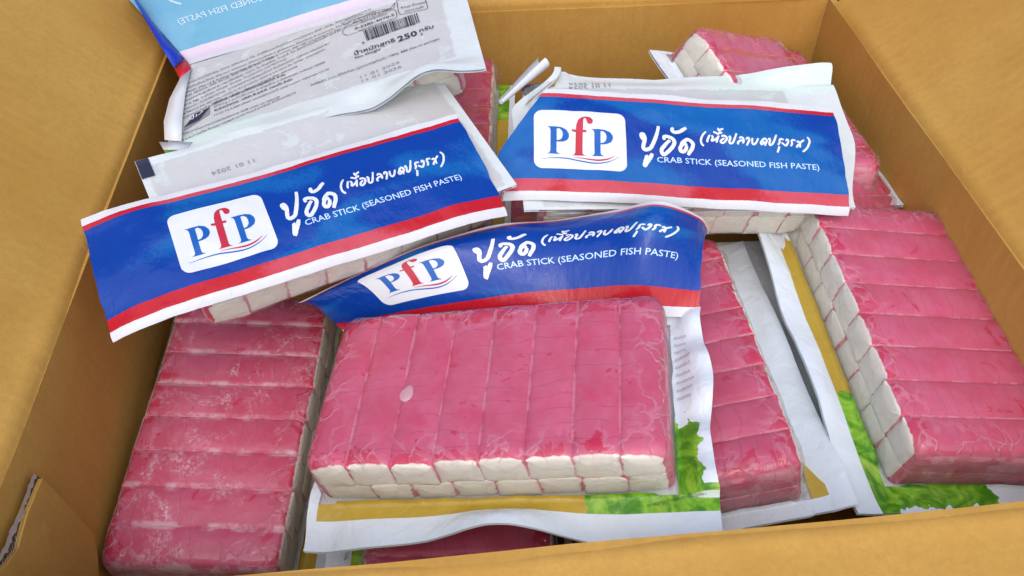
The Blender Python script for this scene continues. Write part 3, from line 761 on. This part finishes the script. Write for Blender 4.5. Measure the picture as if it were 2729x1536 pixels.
e1, M1, S1 = folded_pack("face-down pack with blue header folded over its back, leaning over the left wall's crease", (-83, 263, -259), (0.906, 0.424, 0.007), (-0.412, 0.876, 0.249), 1, F_FACE, M_HEAD[0], bul1, None, hem1, (-47, 43.7), (19, 52), 4.0, 2.5, (-78, 79), -5.0, 0.89)
def hem2(x, y, out):
    if x < -50 and y < -20: 
        t = sstep(-52, -84, x)*sstep(-22, -55, y); return 26*t, 3*t, -6*t
    if x > W2+1.6 and y > -D2-1.6: return -14*sstep(-5, 43, y)*sstep(W2, 104, x), 0, -3*sstep(0, 20, out)*sstep(10, -40, y)
    if y < -D2-1.6:
        s = sstep(1, 12, -y-D2)
        return 0, 0, s*(2.2*math.sin(x*0.05+2.0)-14.0*sstep(45, 104, x)-6*sstep(-40, -84, x)+3)
    return 0, 0, 0
def bul2(u, v):
    return 1.8*math.sin(math.pi*v/61)+1.6*nz(u*0.025, v*0.03, 8)+1.5*math.exp(-((u-25)/12)**2-((v-40)/9)**2)
um2 = lambda v: -87 if v < 24 else -87+24*(v-24)/37.5
e2, M2, S2 = folded_pack("face-down pack with header folded over its back, resting beside the right wall", (82.4, 321.5, -272.8), (0.995, 0.035, -0.098), (0.004, 0.927, 0.375), 2, F_FACE, M_HEAD[1], bul2, um2, hem2, (-55, 43.7), (4, 45), 4.5, 5.0, (-84, 104), -12.0)
def back_surf(seed, hem=None):
    def S(x, y):
        z = -0.4; out = max(abs(x)-W2-1.6, abs(y)-D2-1.6, 0)
        if out > 0:
            z += sstep(0, 12, out)*(1.2*nz(x*0.035+seed*5, y*0.035, 1.0)+0.5*nz(x*0.1+seed, y*0.1, 7))
            if hem:
                dx, dy, dz = hem(x, y, out); x += dx; y += dy; z += dz
        else: z += 0.35*nz(x*0.05+seed, y*0.05, 3)*sstep(0, 6, min(W2-abs(x), D2-abs(y)))
        return (x, y, z)
    return S
def back_px(M, x, y, up=0.0): return hit_local(M, x, y, -0.5-up)
def back_text(e, M, body, p0, p1, cap, mat=M_INK, bold=0.0, S=None, parent=None, name="lettering", lift=0.35):
    a, b = back_px(M, *p0), back_px(M, *p1); L = math.hypot(b.x-a.x, b.y-a.y); c, sn = (b.x-a.x)/L, (b.y-a.y)/L
    fl = fit_text(body, (a.x, a.y), (b.x, b.y), cap, bold, up=(sn, -c))
    return decal(name, fl, S or (lambda u, v: (u, v, -0.5)), mat, parent or e, -lift)
def px_quad(e, M, px, mat, name, up=0.4):
    v = [back_px(M, x, y, up) for x, y in px]; n = len(v)
    return obj(name, mesh(name, v+[q+Vector((0, 0, 0.15)) for q in v], [tuple(range(n)), tuple(range(n, 2*n))[::-1]]+[(i, (i+1) % n, n+(i+1) % n, n+i) for i in range(n)], None, False), mat, e)
back_text(e1, M1, "11 01 2024", (675, 424), (562, 459), 2.6, M_GREY, S=back_surf(1, hem1))
decal("registration_mark", ([(-77.8, -46.6), (-71.8, -46.6), (-71.8, -34.5), (-77.8, -34.5)], [(0, 1, 2, 3)]), back_surf(1, hem1), M_INK, e1, -0.5, 2.0)
back_text(e2, M2, "11 01 2024", (1625, 226), (1515, 232), 2.2, M_GREY, S=back_surf(2, hem2), lift=0.5)
back_text(e2, M2, "11 01 2026", (1625, 217), (1515, 222), 2.2, M_GREY, S=back_surf(2, hem2), lift=0.5)
# rolled corner of the right folded pack
def cone_roll(e, M, p0, p1, r0, r1, up, mat, name):
    A, B = back_px(M, *p0, up), back_px(M, *p1, up*0.4); ax = (B-A).normalized(); s = ax.cross(Vector((0, 0, 1))).normalized(); t = ax.cross(s)
    def fn(a, b):
        r = (r0+(r1-r0)*b)*(1-0.18*a); th = a*5.2+2.6
        return (A*(1-b)+B*b)+s*math.cos(th)*r+t*math.sin(th)*r
    return obj(name, grid(26, 12, fn, name), mat, e)
cone_roll(e2, M2, (1450, 166), (1335, 272), 4.2, 1.6, 4.0, M_WHITE, "curled_corner")

# --- face-up packs round them
def simple_pack(label, M, seed, film, header=True, **kw):
    e = make_pack(label, M, seed, film, **kw); add_back(e, seed, kw.get("x", (-84, 90)), kw.get("y", (-62, 47)), kw.get("hem"))
    if header: plain_header_under(e, M_HEAD[0])
    return e
def hem5(x, y, out): return 0, 0, -sstep(0, 14, out)*5.0
e5 = simple_pack("frosty face-up pack with white ice patches beside the left wall", frame((-143, 249, -372.8), (0.025, 0.992, 0.127), (-1, 0.023, 0.017)), 5, F_FROST, x=(-80, 82), y=(-58, 45), hem=hem5)
def hem6(x, y, out): return 0, 0, sstep(2, 16, out)*(2.0*math.sin(x*0.07)+1.5)*(y < -D2)
e6 = simple_pack("face-up pink pack partly covered by the pack whose blue header stands up", frame((80.5, 258, -337), (-0.076, 0.995, -0.061), (-0.973, -0.087, -0.215)), 6, F_CLEAR3, y=(-60, 47), hem=hem6)
e7 = simple_pack("face-up pack with row of white stick ends and green lettuce corner, against the right wall", frame((198, 272, -325), (0.077, -0.995, -0.071), (0.983, 0.087, -0.164)), 7, F_CLEAR2, y=(-62, 45), hem=hem6)
# back right corner
Y8 = Vector((0.80, 0.47, -0.37)).normalized(); N8 = Vector((0, -0.30, 0.95)); N8 = (N8-Y8*N8.dot(Y8)).normalized(); X8 = Y8.cross(N8)
p8 = ray(1850, 62)*500.0
e8 = simple_pack("small tilted pack in the corner between back wall and right wall", frame(p8+X8*75+Y8*42-N8*27, X8, Y8), 8, F_PLAIN, header=False, x=(-79, 80), y=(-56, 50))
# behind the right folded pack, along the right wall
c9 = at(2362, 432, -290); f9 = at(2266, 268, -290); d9 = (f9-c9).normalized()
X9 = (d9+Vector((0, 0, -0.10))).normalized(); Y9 = Vector((-d9.y, d9.x, 0)).normalized()
e9 = simple_pack("wrinkled pink pack mostly hidden under the folded pack beside the right wall", frame(c9+X9*75+Y9*42-(X9.cross(Y9))*27, X9, Y9), 9, F_CLEAR2, header=False, x=(-80, 82), y=(-58, 45))
c10 = at(1318, 146, -292)
e10 = simple_pack("narrow strip of pink pack between the barcode panel and the green lettuce print", frame(c10-Vector((0, 1, 0))*75-Vector((1, 0, 0))*42-UZ*27, (0.02, 1, 0.0), (-1, 0.02, 0)), 10, F_CLEAR, header=False, x=(-80, 80), y=(-54, 45))
# under the front edge
a11, b11 = at(970, 1440, -354), at(1466, 1425, -354)
e11 = simple_pack("dark red pack low down under the front edge, beneath the wavy white seam", frame(((a11.x+b11.x)/2, 226, -367), (0.03, -1, 0), (1, 0.03, 0)), 11, F_CLEAR, header=False, x=(-82, 84), y=(-62, 45))
S11 = lambda u, v: (u, D2+6+v, 3.0+0.8*math.sin(v*.1))
header_sheet(e11, S11, M_HEAD[1], nu=30, nv=20)

# --- pack with its ingredient panel up, header lying away behind it
X4 = Vector((0.960, 0.162, 0.225)); Y4 = Vector((-0.172, 0.985, 0.019)); Y4 = (Y4-X4*Y4.dot(X4)).normalized(); N4 = X4.cross(Y4)
M4 = frame(Vector((-102, 374, -258.8))*0.955+Y4*60, -X4, Y4)
def hem4(x, y, out):
    if y < -D2-1.6:
        s = sstep(1, 14, -y-D2)
        return 0, 0, s*(-9.0*math.exp(-((x+60)/17)**2)+2.5*math.exp(-((x+25)/14)**2)-2.0*math.exp(-((x-20)/14)**2)+4*sstep(40, 86, x))
    if x > W2: return 0, 0, 3.0*sstep(0, 12, out)
    return 0, 0, 0
e4 = make_pack("face-down pack showing its white ingredient panel with barcode and reversed pale blue header", M4, 4, F_FACE, (-88, 84), (-61, 47), hem4)
b4 = back_px(M4, 512, 171); b5 = back_px(M4, 900, 0); pass
H4 = (b4.y+b5.y)/2-11.5
add_back(e4, 4, (-88, 84), (-61, H4), hem4)
g0 = back_px(M4, 508, 178); g1 = back_px(M4, 352, -4, 26)
def lead4(y): return g0.x+(g1.x-g0.x)*max(0.0, min(1.3, (y-g0.y)/(g1.y-g0.y)))   # left edge of the header, from the photograph
S4 = lambda u, v: (u*0.98-2+(lead4(H4+v*1.4)-83.3)*sstep(10, 87, u), H4+v*1.4, -0.45-0.55*max(0, v-6)+0.8*nz(u*0.02, v*0.02, 6))
h4 = header_sheet(e4, S4, M_HEADP)
print_header(h4, S4, -0.2, True)
z1 = lambda x, y: (200+0.42702*x, 0.42702*y)
def t4(body, a, b, cap, mat=M_INK, bold=0.0): return back_text(e4, M4, body, z1(*a), z1(*b), cap, mat, bold)
small4 = [("ส่วนประกอบที่สำคัญ ไข่ขาว (albumen) 2%, สารให้ความข้นเหนียว (Thickener) (INS 1412), วัตถุปรุงแต่งรสอาหาร", (685, 535), (1850, 62)),
  ("(โปรตีนถั่วเหลือง) (Flavour enhancer (Monosodium L-glutamate, Disodium 5'-inosinate, Disodium 5'-guanylate))", (684, 565), (1880, 78)),
  ("แต่งกลิ่น (Natural & Artificial flavouring), สีธรรมชาติ (Natural colour) (INS 120), แต่งรสธรรมชาติ (Natural flavouring)", (682, 592), (1800, 128)),
  ("(INS 450(iii), INS 451(i), INS 452(i), INS 170(i)", (681, 616), (1238, 362)),
  ("ข้อมูลสำหรับผู้แพ้อาหาร / ALLERGENS : มีปลา, ไข่, ถั่วเหลือง, ข้าวสาลี, กุ้ง, สัตว์น้ำที่มีเปลือกแข็ง และหอย", (680, 642), (1660, 195)),
  ("(Fish, Egg, Soybean, Wheat, Shrimp, Crustaceans and Molluscs)", (679, 668), (1320, 372)),
  ("คำแนะนำ / SUGGESTIONS : อาจจะมีจุดดำบนชิ้นผลิตภัณฑ์ ซึ่งเป็นหนังปลา ไม่อันตรายต่อสุขภาพ /", (678, 694), (1590, 275)),
  ("A Natural fish skin may contain in the products which is not harm for human consumption.", (677, 720), (1565, 312)),
  ("ไม่ควรแช่แข็งซ้ำหลังสินค้าละลายแล้ว / Do not refreeze after defrosting.", (676, 745), (1392, 418)),
  ("27/4 หมู่ 7 ถ.เก้าเส้ง-จะนะ ต.เขารูปช้าง อ.เมืองสงขลา จ.สงขลา 90000", (868, 676), (1562, 395)),
  ("11/12-14 ถ.รัชดาภิเษก แขวงช่องนนทรี เขตยานนาวา กรุงเทพฯ 10120", (872, 728), (1588, 438)),
  ("ได้รับการรับรองระบบประกันคุณภาพ GMP สากล และ HACCP", (672, 848), (1280, 612)),
  ("สำหรับการผลิต Frozen cooked surimi based product จากกรมประมง", (668, 886), (1380, 584))]
for body, a, b in small4: t4(body, a, b, 1.75)
t4("ผลิตโดย : บริษัท แปซิฟิคแปรรูปสัตว์น้ำ จำกัด", (868, 652), (1314, 472), 1.8, bold=0.02)
t4("จัดจำหน่ายโดย : บริษัท พี.เอฟ.พี. เทรดดิ้ง จำกัด", (870, 700), (1358, 502), 1.8, bold=0.02)
t4("วันที่ผลิต, ควรบริโภคก่อน (ดูบนบรรจุภัณฑ์) / MFG. BBE (See on package)", (1470, 542), (2275, 248), 2.0)
t4("น้ำหนักสุทธิ", (1745, 350), (2000, 262), 3.6, bold=0.012); t4("250", (2018, 265), (2140, 222), 5.2, bold=0.02)
t4("กรัม", (2150, 205), (2240, 176), 3.2, bold=0.012); t4("g", (2158, 222), (2172, 217), 2.2)
t4("Net Weight", (1750, 372), (1910, 315), 2.2, bold=0.012)
t4("11 01 2024", (1785, 492), (2028, 398), 2.4, M_GREY); t4("11 01 2026", (1795, 518), (2040, 424), 2.4, M_GREY)
t4("90-1-22129-2-0001", (1735, 152), (1975, 62), 2.0); t4("บริการผู้บริโภค", (1788, 150), (1950, 92), 1.7)
t4("0-2285-4070-5", (1748, 190), (1995, 100), 2.3, bold=0.012); t4("www.pfp-pacific.com", (1768, 200), (1988, 122), 1.6)
t4("Keep Frozen", (2035, 58), (2188, 22), 2.2); t4("โปรดแช่แข็ง", (2058, 82), (2180, 50), 2.0)
t4("8", (1793, 280), (1808, 275), 2.2); t4("852014", (1850, 250), (1960, 212), 2.0); t4("004022", (2012, 192), (2126, 156), 2.0)
def line4(pts, w=0.35, name="outline"):
    P_ = [back_px(M4, *z1(*p)) for p in pts]; fl = merge([stroke([(a.x, a.y), (b.x, b.y)], lambda t: w) for a, b in zip(P_, P_[1:])])
    return decal(name, fl, lambda u, v: (u, v, -0.5), M_INK, e4, -0.35)
line4([(2008, 5), (2020, 85), (2035, 95), (2195, 60), (2203, 50), (2180, -20), (2010, 5)])
line4([(1665, 150), (1690, 160), (1720, 130), (1860, 90), (1990, 55), (1998, 20), (1970, 55), (1860, 75), (1720, 118), (1665, 150)], 0.3)
line4([(1670, 195), (1690, 175), (1750, 160), (1850, 115), (1990, 62), (2003, 70), (2010, 105), (1995, 125), (1850, 175), (1700, 225), (1672, 215), (1670, 195)], 0.3)
bars = random.Random(8); pos = 0.0; q = []
TL, TR, BR_, BL_ = [back_px(M4, *z1(*p)) for p in ((1800, 196), (2138, 84), (2156, 142), (1822, 258))]
while pos < 1.0:
    wd = bars.choice((0.010, 0.010, 0.019, 0.028)); e_ = min(1.0, pos+wd); b0 = len(q)
    f2 = lambda s, t: (TL*(1-s)+TR*s)*(1-t)+(BL_*(1-s)+BR_*s)*t
    q.append([f2(pos, 0), f2(e_, 0), f2(e_, 1), f2(pos, 1)]); pos = e_+bars.choice((0.009, 0.012, 0.02))
decal("barcode", merge([([(p.x, p.y) for p in bq], [(0, 1, 2, 3)]) for bq in q]), lambda u, v: (u, v, -0.5), M_INK, e4, -0.35)
px_quad(e4, M4, [z1(*p) for p in ((682, 790), (840, 662), (840, 712), (682, 815))], M_GREY, "halal_mark", 0.3)
hm = px_quad(e4, M4, [z1(*p) for p in ((684, 792), (745, 712), (838, 672), (775, 748))], M_INK, "halal_mark", 0.6)
P_ = [[(722, 750), (740, 752), (745, 735), (742, 722)], [(755, 738), (765, 732), (760, 722)], [(775, 728), (785, 718), (800, 705), (790, 702)]]
decal("lettering", merge([stroke([(v.x, v.y) for v in (back_px(M4, *z1(*p)) for p in s)], lambda t: 0.55) for s in P_]), lambda u, v: (u, v, -0.5), M_WHITE, e4, -0.9)
# left edge turned over: header front shows
def strip4(name, rowsL, rowsR, up, mat):
    vs_ = []
    for l, r, h in zip(rowsL, rowsR, up): vs_ += [back_px(M4, *l, h), back_px(M4, *r, h*0.6)]
    n = len(rowsL)
    me = mesh(name, vs_, [(2*i, 2*i+1, 2*i+3, 2*i+2) for i in range(n-1)]); o = obj(name, me, mat, e4)
    m = o.modifiers.new("thick", 'SOLIDIFY'); m.thickness = 0.0003
    return o
strip4("turned_edge", [(348, -18), (390, 58), (430, 126), (463, 181)], [(356, -14), (402, 52), (446, 105), (491, 156)], (30, 20, 11, 4), M_BLUE)
strip4("turned_edge", [(463, 181), (473, 200), (480, 212)], [(491, 156), (502, 168), (510, 184)], (2.5, 2.5, 2.5), M_RED)
strip4("side_seam", [(480, 211), (452, 265), (437, 325), (439, 374)], [(509, 184), (494, 250), (486, 320), (484, 378)], (2.5, 4, 4, 3), M_WHITE)
strip4("curled_corner", [(424, 380), (437, 402), (454, 430), (466, 452), (477, 462)], [(514, 381), (503, 392), (488, 410), (480, 432), (482, 459)], (8, 11, 12, 10, 5), M_WHITE)
strip4("curled_corner", [(436, 401), (454, 430), (466, 452)], [(478, 401), (474, 424), (470, 446)], (13, 14, 12), M_GREEN)

# --- packs deeper in the box
F_CLEAR4 = mat_film("pouch_print_e", lettuce=(200, 77, 25, 1), seed=17.0)
def hem14(x, y, out): return 0, 0, 16*sstep(1, 12, x-W2)
c14 = at(1516, 190, -318)
e14 = simple_pack("pack standing low at the back wall with green lettuce print on its white edge", frame((c14.x, 402, -345), (0.03, 1, 0), (-1, 0.03, 0)), 14, F_CLEAR4, header=False, x=(-80, 88), y=(-54, 56), hem=hem14)
c13 = at(2085, 930, -331)
M13 = frame((c13.x, c13.y, -331), (0.06, -1, 0), (-1, -0.06, 0))
e13 = simple_pack("face-down pack in the gap between the two face-up packs by the right wall", M13, 13, F_FACE, header=False, x=(-80, 80), y=(-54, 47))
# film print on the lettuce corners
def film_text(e, M, body, p0, p1, cap, zl):
    a, b = hit_local(M, *p0, zl), hit_local(M, *p1, zl)
    return decal("lettering", fit_text(body, (a.x, a.y), (b.x, b.y), cap), lambda u, v: (u, v, zl), M_DGREEN, e, 0.1)
film_text(e3, M3, "ภาพตกแต่งเพื่อการโฆษณา", (1726, 1353), (1882, 1318), 1.6, 2.6)
film_text(e7, e7.matrix_world, "ภาพตกแต่งเพื่อการโฆษณา", (2300, 1240), (2352, 1335), 1.6, 4.2)
film_text(e11, e11.matrix_world, "ภาพตกแต่ง", (935, 1440), (915, 1492), 1.8, 2.6)
# melt-water drop on the centre pack
def drop():
    c = hit_local(M3, 1082, 1050, HB+1.2); vs_, fs = [], []
    n, m = 20, 5
    for j in range(m+1):
        r = j/m
        for i in range(n):
            a = 2*math.pi*i/n; rr = r*(3.0+1.0*max(0, math.cos(a-1.25))**6)
            vs_.append((c.x+rr*math.cos(a), c.y+rr*math.sin(a)*1.25, c.z+1.0*math.sqrt(max(0, 1-r*r))-0.5))
    for j in range(m):
        for i in range(n): fs.append((j*n+i, j*n+(i+1) % n, (j+1)*n+(i+1) % n, (j+1)*n+i))
    b = NT("water"); gl = b.bsdf(b.rgb(0.85, 0.7, 0.75), 0.08, None, 0.6, Alpha=0.35)
    obj("water_drop", mesh("water_drop", vs_, fs), b.done(gl), e3)
drop()


# faint ingredient lines on the right seam of the centre pack
def seam_lines():
    parts = []
    for k in range(9):
        y0 = 34-4.2*k; parts.append(fit_text("ส่วนประกอบที่สำคัญ"[:8+k % 5], (78.0, y0), (84.5-0.6*(k % 3), y0), 1.5))
    def S(x, y):
        out = x-W2-1.6; dx, dy, dz = hem3(x, y, out)
        return (x+dx, y, 1.6+dz+sstep(0, 12, out)*(1.2*nz(x*0.035+15, y*0.035, 1.0)+0.5*nz(x*0.1+3, y*0.1, 7)))
    decal("lettering", merge(parts), S, M_GREY, e3, 0.2)
seam_lines()
